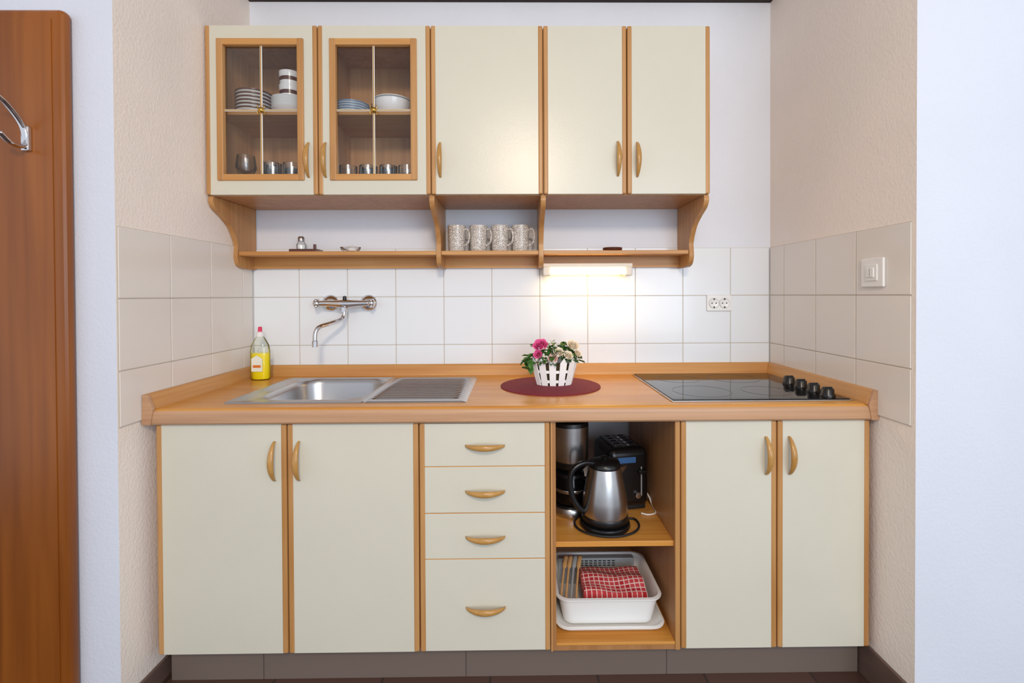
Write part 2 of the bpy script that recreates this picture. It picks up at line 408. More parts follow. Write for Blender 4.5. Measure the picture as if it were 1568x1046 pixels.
box('baseboard_back', B[0]+0.004, B[6]-0.001, -0.535, -0.515, 0.0, ZB-0.001, 'plinth', bevel=0.001)

# ------------------------------------------------------------------ upper cabinets
UY, UZ0, UZ1 = -0.30, 1.532, 2.128
U = [-1.087, -0.692, -0.294, 0.104, 0.402, 0.70]
def glass_cab(x0, x1, hs):
    c = E('glass_door_cupboard', ((x0+x1)/2, -0.15, 1.83))
    carcass(x0, x1-0.0005, UZ0, UZ1, UY+0.02, -0.002, c, top=True, m='cab_inside', mb='cab_inside')
    box('inner_shelf', x0+0.016, x1-0.0165, -0.262, -0.01, 1.828, 1.842, 'beech_x', c)
    g = 0.0015; sw = 0.0165
    for (a, b2) in ((x0+g, x0+g+sw), (x1-g-sw, x1-g)):
        box('edge_strip', a, b2, UY, UY+0.02, UZ0+.002, UZ1, 'beech_z', c, bevel=0.0045, bseg=3)
    a, b2 = x0+0.016, x1-0.016
    ia, ib, iz0, iz1 = x0+0.044, x1-0.050, 1.585, 2.080
    y0, y1 = UY+0.002, UY+0.02
    box('door_stile', a, ia, y0, y1, UZ0+.002, UZ1, 'cream', c); box('door_stile', ib, b2, y0, y1, UZ0+.002, UZ1, 'cream', c)
    box('door_rail', ia, ib, y0, y1, UZ0+.002, iz0, 'cream', c); box('door_rail', ia, ib, y0, y1, iz1, UZ1, 'cream', c)
    f = 0.021
    box('glazing_bead', ia-.002, ia+f, y0-.006, y1-.002, iz0-.002, iz1+.002, 'beech_z', c, bevel=0.003)
    box('glazing_bead', ib-f, ib+.002, y0-.006, y1-.002, iz0-.002, iz1+.002, 'beech_z', c, bevel=0.003)
    box('glazing_bead', ia+f-.003, ib-f+.003, y0-.0055, y1-.002, iz0-.002, iz0+f, 'beech_x', c, bevel=0.003)
    box('glazing_bead', ia+f-.003, ib-f+.003, y0-.0055, y1-.002, iz1-f, iz1+.002, 'beech_x', c, bevel=0.003)
    box('glass_pane', ia+f-.004, ib-f+.004, y0+.008, y0+.011, iz0+f-.004, iz1-f+.004, 'glass', c)
    xc = (ia+ib)/2; zc = 1.832
    box('muntin', xc-.0035, xc+.0035, y0+.003, y0+.0078, iz0+f-.002, iz1-f+.002, 'white_pl', c, bevel=0.001)
    box('muntin', ia+f-.002, ib-f+.002, y0+.003, y0+.0076, zc-.0035, zc+.0035, 'white_pl', c, bevel=0.001)
    box('muntin_gilt', xc-.0015, xc+.0015, y0+.0015, y0+.004, iz0+f, iz1-f, 'brass', c)
    box('muntin_gilt', ia+f, ib-f, y0+.0015, y0+.0041, zc-.0015, zc+.0015, 'brass', c)
    lathe('rosette', [(0, 0.008), (0.006, 0.007), (0.009, 0.003), (0.012, 0.0), (0, 0)], (xc, y0+.002, zc), 'brass', c, seg=8, axis='y')
    for s in (-1, 1):
        for q in (-1, 1):
            tube('scroll', [(xc, y0+.001, zc), (xc+s*.010, y0+.001, zc+q*.006), (xc+s*.012, y0+.001, zc+q*.014), (xc+s*.005, y0+.001, zc+q*.017)], 0.0013, 'brass', c, seg=6, sm=4)
    handle((x1-0.033 if hs > 0 else x0+0.027, UY+0.002, 1.655), 0.125, 'z', c)
    return c
glass_cab(U[0], U[1], 1); glass_cab(U[1], U[2], -1)
c = E('upper_cupboard', ((U[2]+U[3])/2, -0.15, 1.83))
carcass(U[2], U[3]-0.0005, UZ0, UZ1, UY+0.02, -0.002, c, top=True)
slab_door(U[2], U[3], UZ0+.002, UZ1, UY, c); handle((U[2]+0.033, UY+0.002, 1.655), 0.125, 'z', c)
c = E('upper_cupboard', ((U[3]+U[5])/2, -0.15, 1.83))
carcass(U[3], U[5], UZ0, UZ1, UY+0.02, -0.002, c, top=True)
slab_door(U[3], U[4], UZ0+.002, UZ1, UY, c); slab_door(U[4], U[5], UZ0+.002, UZ1, UY, c)
handle((U[4]-0.033, UY+0.002, 1.658), 0.125, 'z', c); handle((U[4]+0.036, UY+0.002, 1.655), 0.125, 'z', c)

# ------------------------------------------------------------------ bracket shelf below
s = E('bracket_shelf', (-0.2, -0.08, 1.34))
ctrl = [(-0.285, 1.531), (-0.287, 1.512), (-0.270, 1.490), (-0.225, 1.468), (-0.180, 1.440), (-0.152, 1.405), (-0.138, 1.375), (-0.140, 1.350), (-0.142, 1.325), (-0.130, 1.298), (-0.105, 1.286), (-0.08, 1.284)]
cp = catmull([(0, a, b2) for a, b2 in ctrl], 5)
prof = [(-0.007, 1.531)]+[(p.y, p.z) for p in cp]+[(-0.007, 1.284)]
def bracket(xa, xb): prism('scroll_bracket', prof, xa, xb, 'beech_z', s)
t = 0.018
bx = [U[0], U[2]-t/2-.0, U[3]-t/2, U[5]-t]
for a in bx: bracket(a, a+t)
for i in range(3):
    a, b2 = bx[i]+t, bx[i+1]
    box('shelf_board', a, b2, -0.135, -0.007, 1.333, 1.349, 'beech_x', s, bevel=0.002)
    box('apron_rail', a, b2, -0.022, -0.007, 1.288, 1.333, 'beech_x', s)

# under-shelf fluorescent lamp
l = E('under_shelf_lamp', (0.3, -0.06, 1.275))
box('housing', 0.115, 0.475, -0.085, -0.035, 1.286, 1.302, 'lampwhite', l, bevel=0.003)
box('housing_back', 0.115, 0.475, -0.040, -0.024, 1.262, 1.302, 'lampwhite', l, bevel=0.003)
box('end_socket', 0.115, 0.145, -0.082, -0.035, 1.252, 1.29, 'lampwhite', l, bevel=0.004)
box('end_socket', 0.445, 0.475, -0.082, -0.035, 1.252, 1.29, 'lampwhite', l, bevel=0.004)
lathe('tube', [(0, 0), (0.013, 0), (0.013, 0.30), (0, 0.30)], (0.145, -0.072, 1.270), 'lamp', l, seg=20, axis='x')

# ------------------------------------------------------------------ sink
sk = E('stainless_sink', (-0.52, -0.31, 0.85))
zs_ = ZT+0.004; N = 8
bo = rrect(-0.68, -0.3125, 0.215, 0.2225, 0.012, N)
L = [[(x, y, ZT) for x, y in bo], [(x, y, zs_) for x, y in rrect(-0.68, -0.3125, 0.212, 0.2195, 0.012, N)],
     [(x, y, zs_) for x, y in rrect(-0.68, -0.3125, 0.200, 0.208, 0.012, N)],
     [(x, y, zs_-.002) for x, y in rrect(-0.68, -0.3125, 0.196, 0.204, 0.014, N)]]
bc = (-0.655, -0.305)
for hx, hy, r_, z in ((0.172, 0.185, 0.085, zs_-.002), (0.168, 0.181, 0.083, zs_-.006), (0.163, 0.176, 0.08, zs_-.02), (0.155, 0.168, 0.075, zs_-.12), (0.145, 0.158, 0.07, zs_-.14), (0.12, 0.13, 0.06, zs_-.15), (0.03, 0.03, 0.028, zs_-.153)):
    L.append([(x, y, z) for x, y in rrect(bc[0], bc[1], hx, hy, r_, N)])
loops('bowl', L, 'steel_sink', sk)
lathe('drain', [(0, .004), (.018, .004), (.022, .006), (.03, .003), (.034, 0)], (bc[0], bc[1], zs_-.1525), 'chrome', sk)
vs = []; fs = []; nx, ny = 24, 160
dx0, dx1, dy0, dy1 = -0.4655, -0.15, -0.535, -0.09
for i in range(nx+1):
    for j in range(ny+1):
        x = dx0+(dx1-dx0)*i/nx; y = dy0+(dy1-dy0)*j/ny
        e = min(x-dx0, dx1-x, y-dy0, dy1-y)
        z = zs_ if e > 0.002 else ZT
        ins = min(max((min(x-dx0-0.012, dx1-x-0.03, y-dy0-0.03, dy1-y-0.03))/0.010, 0), 1)
        z += ins*(-0.001+0.0045*math.cos((y-dy0)*2*math.pi/0.0275))
        vs.append((x, y, z))
for i in range(nx):
    for j in range(ny):
        a = i*(ny+1)+j; fs.append((a, a+1, a+ny+2, a+ny+1))
add('drainboard', vs, fs, 'steel_sink', sk, smooth=True)

# ------------------------------------------------------------------ ceramic hob
hb = E('ceramic_hob', (0.755, -0.305, 0.85))
box('steel_frame', 0.478, 1.034, -0.552, -0.058, ZT, ZT+0.004, 'steel', hb, bevel=0.0015)
box('glass_top', 0.484, 1.028, -0.546, -0.064, ZT+0.003, ZT+0.0065, 'black_glass', hb, bevel=0.001)
for (cx, cy, r_) in ((0.62, -0.19, 0.075), (0.62, -0.42, 0.092), (0.835, -0.18, 0.092), (0.835, -0.42, 0.075)):
    lathe('burner_ring', [(r_, 0), (r_, .0004), (r_+.0016, .0004), (r_+.0016, 0)], (cx, cy, ZT+0.0065), 'ring', hb, seg=64)
for cy in (-0.30, -0.37, -0.44, -0.51):
    lathe('knob', [(0, .026), (.015, .026), (.018, .023), (.0185, .010), (.022, .005), (.022, 0), (0, 0)], (0.982, cy, ZT+0.0065), 'black', hb, seg=28)
    box('knob_grip', 0.968, 0.996, cy-.004, cy+.004, ZT+0.030, ZT+0.036, 'black', hb, bevel=0.002)

# ------------------------------------------------------------------ wall faucet
f = E('kitchen_faucet', (-0.69, -0.05, 1.14))
FZ = 1.145
for x in (-0.765, -0.607):
    lathe('rosette', [(0, .020), (.012, .020), (.022, .014), (.034, .005), (.035, 0), (0, 0)], (x, -0.005, FZ), 'chrome', f, seg=28, axis='y')
    tube('union', [(x, -0.02, FZ), (x, -0.045, FZ), (x, -0.058, FZ)], 0.012, 'chrome', f, sm=2)
tube('body', [(-0.785, -0.062, FZ), (-0.755, -0.062, FZ), (-0.686, -0.064, FZ-.002), (-0.615, -0.062, FZ), (-0.59, -0.062, FZ)], 0.015, 'chrome', f, seg=18, rf=lambda t: 0.0115+0.006*math.exp(-((t-.5)/.14)**2))
for x, sgn in ((-0.785, -1), (-0.59, 1)):
    lathe('valve_handle', [(0, 0), (.013, 0), (.0165, .004), (.018, .012), (.0165, .020), (.010, .024), (0, .025)], (x if sgn > 0 else x-0.025, -0.062, FZ), 'chrome', f, seg=8, axis='x')
    for q in range(4):
        a = math.pi/4+q*math.pi/2
        tube('cross_grip', [(x+sgn*.013, -0.062, FZ), (x+sgn*.013, -0.062+math.cos(a)*.022, FZ+math.sin(a)*.022)], .005, 'chrome', f, seg=8, sm=1)
lathe('swivel_nut', [(0, 0), (.014, 0), (.014, .018), (.011, .02), (0, .02)], (-0.688, -0.064, FZ-.034), 'chrome', f, seg=6)
tube('spout', [(-0.688, -0.064, FZ-.02), (-0.689, -0.066, FZ-.05), (-0.695, -0.082, FZ-.066), (-0.715, -0.125, FZ-.076), (-0.742, -0.175, FZ-.088), (-0.752, -0.19, FZ-.11), (-0.753, -0.192, FZ-.15)], 0.0085, 'chrome', f, seg=14)
lathe('aerator', [(0, 0), (.011, 0), (.011, .022), (.0085, .024), (0, .024)], (-0.753, -0.192, FZ-.162), 'chrome', f, seg=18)
lathe('diverter_lever', [(0, 0), (.008, 0), (.007, .014), (0, .017)], (-0.686, -0.064, FZ+.014), 'black', f, seg=12)

# ------------------------------------------------------------------ sockets and switch
e = E('double_power_socket', (0.855, -0.01, 1.14))
box('frame', 0.803, 0.905, -0.014, -0.0055, 1.105, 1.172, 'white_pl', e, bevel=0.003)
for cx in (0.832, 0.876):
    lathe('socket_well', [(0.0215, 0.002), (0.0195, 0.0025), (0.019, -0.004), (0, -0.004)], (cx, -0.0135, 1.138), ['greypl'], e, seg=28, axis='y')
    lathe('socket_face', [(0.0205, 0.0025), (0.0195, 0.003), (0.0165, 0.001), (0, 0.001)], (cx, -0.0135, 1.138), ['white_pl'], e, seg=28, axis='y')
    for q in (-1, 1): lathe('pin_hole', [(0.0028, 0.0015), (0, 0.0015)], (cx+q*.0085, -0.0135, 1.138), 'black', e, seg=12, axis='y')
    for q in (-1, 1): box('earth_clip', cx-.003, cx+.003, -.0165, -.0145, 1.138+q*.017-.003, 1.138+q*.017+.003, 'black', e)
e = E('light_switch', (1.066, -0.59, 1.235))
box('plate', 1.061, 1.0695, -0.632, -0.544, 1.194, 1.280, 'white_pl', e, bevel=0.003)
box('inner_frame', 1.058, 1.062, -0.612, -0.564, 1.213, 1.261, 'white_pl', e, bevel=0.001)
box('rocker', 1.055, 1.0585, -0.602, -0.574, 1.223, 1.251, 'white_pl', e, bevel=0.001)
box('rocker_slot', 1.0545, 1.056, -0.589, -0.587, 1.225, 1.249, 'greypl', e)

# ------------------------------------------------------------------ placemat + flowers
lathe('round_placemat', [(0, 0), (0.179, 0), (0.179, 0.003), (0.175, 0.0045), (0, 0.0045)], (0.127, -0.28, ZT), 'mat_red', seg=72)
fb = E('flower_basket', (0.14, -0.26, 0.86))
FX, FY, FZ0 = 0.142, -0.265, ZT+0.0045
def picket(a, bev=0):
    cx0, cy0 = 0.060*math.cos(a), 0.040*math.sin(a); cx1, cy1 = 0.086*math.cos(a), 0.060*math.sin(a)
    tx, ty = -math.sin(a), math.cos(a)*0.7; ln = math.hypot(tx, ty); tx /= ln; ty /= ln
    hw = 0.0125; H = 0.100; vs = []
    nx_, ny_ = math.cos(a)*.0025, math.sin(a)*.0025
    for (u, v) in ((-hw*.85, 0), (hw*.85, 0), (hw, .82), (0, 1.0), (-hw, .82)):
        px = FX+cx0+(cx1-cx0)*v+tx*u; py = FY+cy0+(cy1-cy0)*v+ty*u; pz = FZ0+H*v
        vs.append((px, py, pz))
    vs += [(p[0]+nx_, p[1]+ny_, p[2]) for p in vs]
    fs = [(0, 1, 2, 3, 4), (9, 8, 7, 6, 5)]+[(i, (i+1) % 5, 5+(i+1) % 5, 5+i) for i in range(5)]
    add('picket', vs, fs, 'white_wood', fb)
for k in range(13): picket(2*math.pi*(k+.5)/13)
for z in (0.010, 0.045):
    rr = 0.0605+0.026*z/0.10; r2 = 0.0405+0.02*z/.10
    lathe('basket_rail', [(1, z), (1, z+.010), (0.96, z+.010), (0.96, z), (1, z)], (FX, FY, FZ0), 'white_wood', fb, sx=rr-.001, sy=r2-.001, seg=48)
lathe('liner', [(0, 0.002), (0.05, 0.002), (0.068, 0.07), (0, 0.078)], (FX, FY, FZ0), 'soil', fb, sy=0.66)
def leaf(p, d, L_, w_):
    d = d.normalized(); sd = d.cross(Vector((0, 0, 1)));
    if sd.length < .1: sd = Vector((1, 0, 0))
    sd.normalize(); n_ = sd.cross(d)
    pts = [p, p+d*L_*.35+sd*w_+n_*.004, p+d*L_*.75+sd*w_*.75+n_*.002, p+d*L_-n_*.006, p+d*L_*.75-sd*w_*.75+n_*.002, p+d*L_*.35-sd*w_+n_*.004, p+d*L_*.5-n_*.002]
    return pts, [(0, 1, 6), (1, 2, 6), (2, 3, 6), (3, 4, 6), (4, 5, 6), (5, 0, 6)]
vs = []; fs = []
for i in range(150):
    a = random.uniform(0, 2*math.pi); e_ = random.uniform(-0.15, 1.3)
    rx, ry, rz = 0.092, 0.062, 0.068
    k = random.uniform(.55, 1.0)
    p = Vector((FX+rx*k*math.cos(a)*math.cos(e_), FY+ry*k*math.sin(a)*math.cos(e_), FZ0+0.088+rz*k*math.sin(e_)))
    dd = Vector((math.cos(a), math.sin(a), random.uniform(-.5, .7)))
    P, F = leaf(p, dd, random.uniform(.022, .036), random.uniform(.007, .011)); o_ = len(vs); vs += P; fs += [tuple(o_+q for q in ff) for ff in F]
for i in range(14):
    p = Vector((FX-0.085+random.uniform(-.015, .015), FY-.02+random.uniform(-.02, .02), FZ0+.06+random.uniform(-.015, .05)))
    P, F = leaf(p, Vector((random.uniform(-1, .2), random.uniform(-1, .2), random.uniform(-.9, .5))), .036, .012); o_ = len(vs); vs += P; fs += [tuple(o_+q for q in ff) for ff in F]
add('foliage', vs, fs, 'leaf', fb)
def rose(c_, R, m_, tilt=(0, 0)):
    vs = []; fs = []
    rot = Matrix.Rotation(tilt[0], 3, 'X') @ Matrix.Rotation(tilt[1], 3, 'Y')
    for (n_, r0, r1, h0, h1, ph) in ((3, .12, .22, .0, .95, 0), (4, .2, .42, -.05, .9, .5), (5, .3, .68, -.15, .72, .2), (6, .38, 1.0, -.25, .45, .9)):
        for q in range(n_):
            a0 = ph+2*math.pi*q/n_; hwid = math.pi/n_*1.35; base = len(vs)
            for i in range(6):
                u = -1+2*i/5
                for j in range(5):
                    v = j/4; ra = r0+(r1-r0)*(v**0.7)*(1-.12*u*u)+.05*u; z = h0+(h1-h0)*math.sin(v*math.pi*.5)*(1-.22*u*u)
                    a = a0+u*hwid*(.45+.55*math.sin(math.pi*min(.9, .25+v*.6)))
                    vs.append(Vector(c_)+rot@Vector((R*ra*math.cos(a), R*ra*math.sin(a), R*z)))
            for i in range(5):
                for j in range(4):
                    b_ = base+i*5+j; fs.append((b_, b_+1, b_+6, b_+5))
    add('rose_bloom', vs, fs, m_, fb, smooth=True)
rose((FX-.050, FY-.035, FZ0+.140), .028, 'pink', (.75, -.2))
rose((FX-.060, FY-.048, FZ0+.112), .017, 'pink', (1.0, -.3))
rose((FX+.012, FY-.045, FZ0+.118), .020, 'ivory', (.8, .1))
rose((FX+.062, FY-.035, FZ0+.140), .024, 'ivory', (.7, .3))
rose((FX+.045, FY-.052, FZ0+.108), .018, 'ivory', (.9, .3))
rose((FX-.008, FY-.055, FZ0+.098), .018, 'blush', (.9, -.1))
rose((FX+.080, FY-.03, FZ0+.112), .016, 'ivory', (.8, .6))

# ------------------------------------------------------------------ dish soap
b_ = E('dish_soap_bottle', (-1.005, -0.10, 0.95))
SC = (-1.005, -0.105, ZT)
lathe('liquid', [(0, .003), (.034, .003), (.0372, .01), (.0372, .105), (0, .105)], SC, 'soap', b_, sy=.61)
lathe('bottle', [(0, 0), (.034, 0), (.038, .006), (.038, .11), (.034, .135), (.022, .158), (.013, .17), (.013, .178), (0, .178)], SC, 'soapclear', b_, sy=.62)
prism('label', [(-1.005-.021, ZT+.035), (-1.005+.021, ZT+.035), (-1.005+.021, ZT+.085), (-1.005, ZT+.098), (-1.005-.021, ZT+.085)], -0.1315, -0.1295, 'label', b_, axis='y')
box('label_band', -1.005-.015, -1.005+.015, -0.1322, -0.1314, ZT+.05, ZT+.06, 'labely', b_)
lathe('collar', [(0, .17), (.0145, .17), (.0145, .186), (.006, .19), (0, .19)], SC, 'white_pl', b_)
lathe('cap', [(0, .188), (.0075, .188), (.007, .205), (.005, .208), (0, .208)], SC, 'pinkcap', b_)

# ------------------------------------------------------------------ shelf objects
SZ = 1.3492
def mug(x, y, z, m_, hs, R=0.037, H=0.098, name='coffee_mug', ang=0.0, parent=None):
    e = parent or E(name, (x, y, z))
    lathe('cup', [(0, 0.0), (R*.86, 0), (R*.9, .003), (R*.93, H*.3), (R, H), (R-.003, H), (R*.9-.003, H*.3), (R*.8, .006), (0, .006)], (x, y, z), m_, e)
    dx, dy = math.cos(ang)*hs, math.sin(ang)
    tube('handle', [(x+dx*R*.9, y+dy*R*.9, z+H*.82), (x+dx*(R+.016), y+dy*(R+.016), z+H*.84), (x+dx*(R+.024), y+dy*(R+.024), z+H*.6), (x+dx*(R+.018), y+dy*(R+.018), z+H*.33), (x+dx*R*.88, y+dy*R*.88, z+H*.2)], .004, m_, e, seg=8, sm=5)
    return e
for x, a in ((-0.231, -.5), (-0.144, -.5), (-0.058, -.5), (0.024, -.4)): mug(x, -0.078, SZ, 'mug', 1, ang=a, R=.036, H=.104)
e = E('salt_pepper_set', (-0.83, -0.08, SZ))
box('tray', -0.885, -0.775, -0.115, -0.05, SZ, SZ+.011, 'brown', e, bevel=0.002)
box('tray_post', -0.80, -0.79, -0.09, -0.08, SZ+.010, SZ+.032, 'brown', e, bevel=.002)
lathe('shaker', [(0, 0), (.017, 0), (.018, .02), (.012, .03), (.010, .036), (0, .036)], (-0.85, -0.082, SZ+.011), 'drink', e)
lathe('shaker_salt', [(0, 0.002), (.015, .002), (.015, .018), (0, .018)], (-0.85, -0.082, SZ+.011), 'white', e)
lathe('shaker_lid', [(0.0125, .034), (.013, .046), (.009, .052), (0, .053)], (-0.85, -0.082, SZ+.011), 'steel', e)
e2 = E('glass_sugar_dish', (-0.66, -0.08, SZ))
lathe('dish', [(0, 0), (.02, 0), (.036, .008), (.041, .02), (.038, .02), (.03, .01), (0, .004)], (-0.655, -0.08, SZ), 'drink', e2, sy=.7, seg=28)
lathe('sugar', [(0, .004), (.022, .004), (.028, .012), (.015, .024), (0, .028)], (-0.648, -0.08, SZ), 'white', e2, seg=20)
lathe('ashtray', [(0, 0), (.033, 0), (.038, .004), (.039, .013), (.034, .014), (.03, .006), (0, .005)], (0.392, -0.09, SZ), 'brown')

# ------------------------------------------------------------------ crockery inside the glass cabinets
TOP, BOT = 1.8422, UZ0+.0162
def plates(x, y, z, n, R, name, m2='brown', dz=.013):
    e = E(name, (x, y, z))
    for i in range(n):
        lathe('plate', [(0, 0), (R*.55, 0), (R*.6, .002), (R*.97, .0045), (R, .0065), (R, .0105), (R*.97, .0115), (R*.6, .006), (0, .005)], (x, y, z+i*dz), ['white', m2], e, midx=[0, 0, 0, 1, 1, 0, 0, 0])
plates(-0.972, -0.19, TOP, 7, .064, 'stack_of_plates')
def bowls(x, y, z, n, R, name, H=.03, dz=.012):
    e = E(name, (x, y, z))
    for i in range(n):
        lathe('bowl', [(0, 0), (R*.4, 0), (R*.45, .004), (R*.85, H*.6), (R, H), (R-.003, H), (R*.8, H*.6), (R*.4, .008), (0, .006)], (x, y, z+i*dz), ['white'], e)
bowls(-0.840, -0.19, TOP, 4, .064, 'stack_of_bowls')
e = E('stack_of_cups', (-0.845, -0.19, TOP+.07))
for i in range(2):
    z = TOP+.0665+i*.05
    lathe('cup', [(0, 0), (.034, 0), (.036, .014), (.037, .028), (.038, .034), (.039, .049), (.036, .049), (.033, .006), (0, .004)], (-0.838, -0.19, z), ['white', 'brown'], e, midx=[0, 0, 1, 0, 0, 0, 0, 0])
plates(-0.606, -0.19, TOP, 5, .064, 'stack_of_plates', 'blue', .009)
e = E('glass_jug', (-0.545, -0.10, TOP))
lathe('body', [(0, 0), (.028, 0), (.036, .03), (.024, .07), (.027, .095), (.025, .095), (.022, .07), (.033, .03), (.026, .004), (0, .004)], (-0.545, -0.07, TOP), 'drink', e)
tube('handle', [(-0.569, -.07, TOP+.085), (-0.59, -.07, TOP+.08), (-0.59, -.07, TOP+.04), (-0.578, -.07, TOP+.03)], .004, 'drink', e, seg=8)
e = E('salad_bowl', (-0.46, -0.17, TOP))
lathe('bowl', [(0, 0), (.035, 0), (.05, .008), (.066, .03), (.07, .055), (.067, .055), (.062, .03), (.045, .012), (0, .008)], (-0.455, -0.19, TOP), 'white', e)
lathe('cover_plate', [(0, .056), (.06, .056), (.072, .06), (.072, .062), (0, .06)], (-0.455, -0.19, TOP), 'white', e)
def gl(x, y, R, H, name='drinking_glass'):
    lathe(name, [(0, 0), (R*.8, 0), (R*.95, H*.3), (R, H), (R-.002, H), (R*.93, H*.3), (R*.75, .008), (0, .008)], (x, y, BOT), 'drink', seg=28)
def wine(x, y, R, H):
    lathe('wine_glass', [(0, 0), (R*.9, 0), (R*.9, .002), (.004, .006), (.0035, H*.42), (R*.6, H*.5), (R, H*.7), (R*.85, H), (R*.82, H), (R*.95, H*.7), (0, H*.47)], (x, y, BOT), 'drink', seg=28)
for x, y in ((-1.0, -.2), (-0.955, -.11)): wine(x, y, .036, .15)
for x, y in ((-0.90, -.2), (-0.83, -.2), (-0.765, -.19), (-0.865, -.12)): gl(x, y, .031, .12)
for x, y in ((-0.62, -.2), (-0.545, -.2), (-0.47, -.2), (-0.40, -.2)): gl(x, y, .033, .11)
for x, y in ((-0.58, -.10), (-0.50, -.10)): wine(x, y, .034, .14)
lathe('white_serving_bowl', [(0, 0), (.03, 0), (.05, .02), (.052, .10), (.049, .10), (.045, .02), (0, .01)], (-0.41, -.10, BOT), 'white')

# ------------------------------------------------------------------ kettle
NS = 0.4342
k = E('electric_kettle', (0.287, -0.47, NS)); KC = (0.287, -0.47, NS)
lathe('power_base', [(0, 0), (.078, 0), (.081, .006), (.078, .016), (.06, .02), (0, .02)], KC, 'black', k)
lathe('base_ring', [(0, .02), (.07, .02), (.074, .024), (.074, .038), (.0725, .042), (0, .042)], KC, 'black', k)
lathe('body', [(0, .042), (.0715, .042), (.073, .05), (.070, .09), (.061, .142), (.052, .184), (.050, .190), (0, .190)], KC, 'steel', k, seg=56)
lathe('lid', [(0.05, .189), (.051, .194), (.047, .206), (.03, .213), (0, .215)], KC, 'black', k)
lathe('lid_knob', [(0, 0), (.012, 0), (.014, .006), (.010, .010), (0, .011)], (KC[0], KC[1], NS+.213), 'black', k, seg=20)
add('pour_spout', [(KC[0]+.035, KC[1]-.022, NS+.15), (KC[0]+.035, KC[1]+.022, NS+.15), (KC[0]+.045, KC[1]-.02, NS+.191), (KC[0]+.045, KC[1]+.02, NS+.191), (KC[0]+.072, KC[1], NS+.191), (KC[0]+.055, KC[1], NS+.165)], [(0, 2, 4, 5), (1, 5, 4, 3), (2, 3, 4), (0, 5, 1), (0, 1, 3, 2)], 'steel', k)
tube('handle', [(KC[0]-.03, KC[1]-.01, NS+.200), (KC[0]-.07, KC[1]-.022, NS+.208), (KC[0]-.105, KC[1]-.03, NS+.19), (KC[0]-.115, KC[1]-.03, NS+.15), (KC[0]-.106, KC[1]-.028, NS+.10), (KC[0]-.085, KC[1]-.022, NS+.065), (KC[0]-.065, KC[1]-.015, NS+.052)], .011, 'black', k, seg=14, flat=.8)
cordpts = [(KC[0]+.06, KC[1]+.03, NS+.006)]+[(KC[0]+.005+.103*math.cos(a), KC[1]-.002+.085*math.sin(a), NS+.006) for a in [math.radians(q) for q in (20, -10, -40, -70, -100, -130, -160, -190, -215)]]+[(KC[0]-.05, KC[1]+.10, NS+.006), (KC[0]-.02, KC[1]+.15, NS+.006)]
tube('cord', cordpts, .0035, 'blackm', k, seg=8)

# ------------------------------------------------------------------ toaster
tt = E('toaster', (0.375, -0.27, NS))
tx0, tx1, ty0, ty1 = 0.300, 0.445, -0.375, -0.20
box('body', tx0, tx1, ty0, ty1, NS+.012, NS+.212, 'black', tt, bevel=0.022, bseg=4)
box('foot', tx0+.01, tx1-.01, ty0+.01, ty1-.01, NS, NS+.02, 'blackm', tt, bevel=0.003)
box('top_plate', tx0+.022, tx1-.022, ty0+.02, ty1-.012, NS+.211, NS+.215, 'black_glass', tt, bevel=.0015)
for sx_ in (tx0+.047, tx0+.098):
    box('slot', sx_-.012, sx_+.012, ty0+.03, ty1-.02, NS+.213, NS+.2165, 'blackm', tt)
    for q in (-1, 1): box('slot_trim', sx_+q*.0135-.0012, sx_+q*.0135+.0012, ty0+.028, ty1-.018, NS+.213, NS+.2175, 'chrome', tt)
for j in range(4): box('slot_grid', tx0+.035, tx1-.035, ty0+.04+j*.03, ty0+.0425+j*.03, NS+.215, NS+.2175, 'chrome', tt)
box('control_panel', tx0+.03, tx1-.05, ty0-.0015, ty0+.002, NS+.165, NS+.185, 'bluedisp', tt, bevel=.001)
box('lever', tx1-.045, tx1-.015, ty0-.018, ty0+.002, NS+.13, NS+.142, 'black', tt, bevel=.003)
box('lever_track', tx1-.032, tx1-.028, ty0-.001, ty0+.001, NS+.05, NS+.15, 'greypl', tt)
lathe('dial', [(0, .012), (.01, .011), (.012, 0), (0, 0)], (tx0+.10, ty0, NS+.055), 'steel', tt, seg=20, axis='y')
for j in range(3): box('vent_line', tx1-.002, tx1+.0008, ty0+.03, ty1-.03, NS+.04+j*.012, NS+.044+j*.012, 'greypl', tt)
tube('power_cord', [(0.452, -0.30, NS+.05), (0.46, -0.335, NS+.03), (0.463, -0.36, NS+.006), (0.45, -0.41, NS+.004), (0.42, -0.42, NS+.004), (0.40, -0.405, NS+.004)], .003, 'white_pl', tt, seg=8)
tt.rotation_euler[2] = math.radians(10)

# ------------------------------------------------------------------ coffee maker
cm = E('coffee_maker', (0.185, -0.35, NS)); CC = (0.188, -0.37, NS)
lathe('base', [(0, 0), (.061, 0), (.063, .004), (.063, .024), (.059, .03), (0, .03)], CC, 'steel', cm)
lathe('hot_plate', [(0, .03), (.05, .03), (.05, .034), (0, .034)], CC, 'black', cm)
lathe('carafe', [(0, .035), (.047, .035), (.055, .05), (.056, .085), (.046, .12), (.042, .13), (0, .13)], CC, 'black_glass', cm)
lathe('carafe_band', [(.0565, .080), (.0572, .081), (.0572, .090), (.0565, .091)], CC, 'steel', cm)
lathe('carafe_lid', [(0, .146), (.03, .145), (.046, .138), (.048, .128), (0, .128)], CC, 'black', cm)
tube('carafe_handle', [(CC[0]+.03, CC[1]-.035, NS+.132), (CC[0]+.05, CC[1]-.065, NS+.13), (CC[0]+.055, CC[1]-.07, NS+.10), (CC[0]+.04, CC[1]-.05, NS+.06)], .007, 'black', cm, seg=10)
lathe('filter_head', [(0, .180), (.058, .180), (.061, .187), (.062, .25), (.062, .30), (0, .30)], CC, 'steel', cm, seg=48)
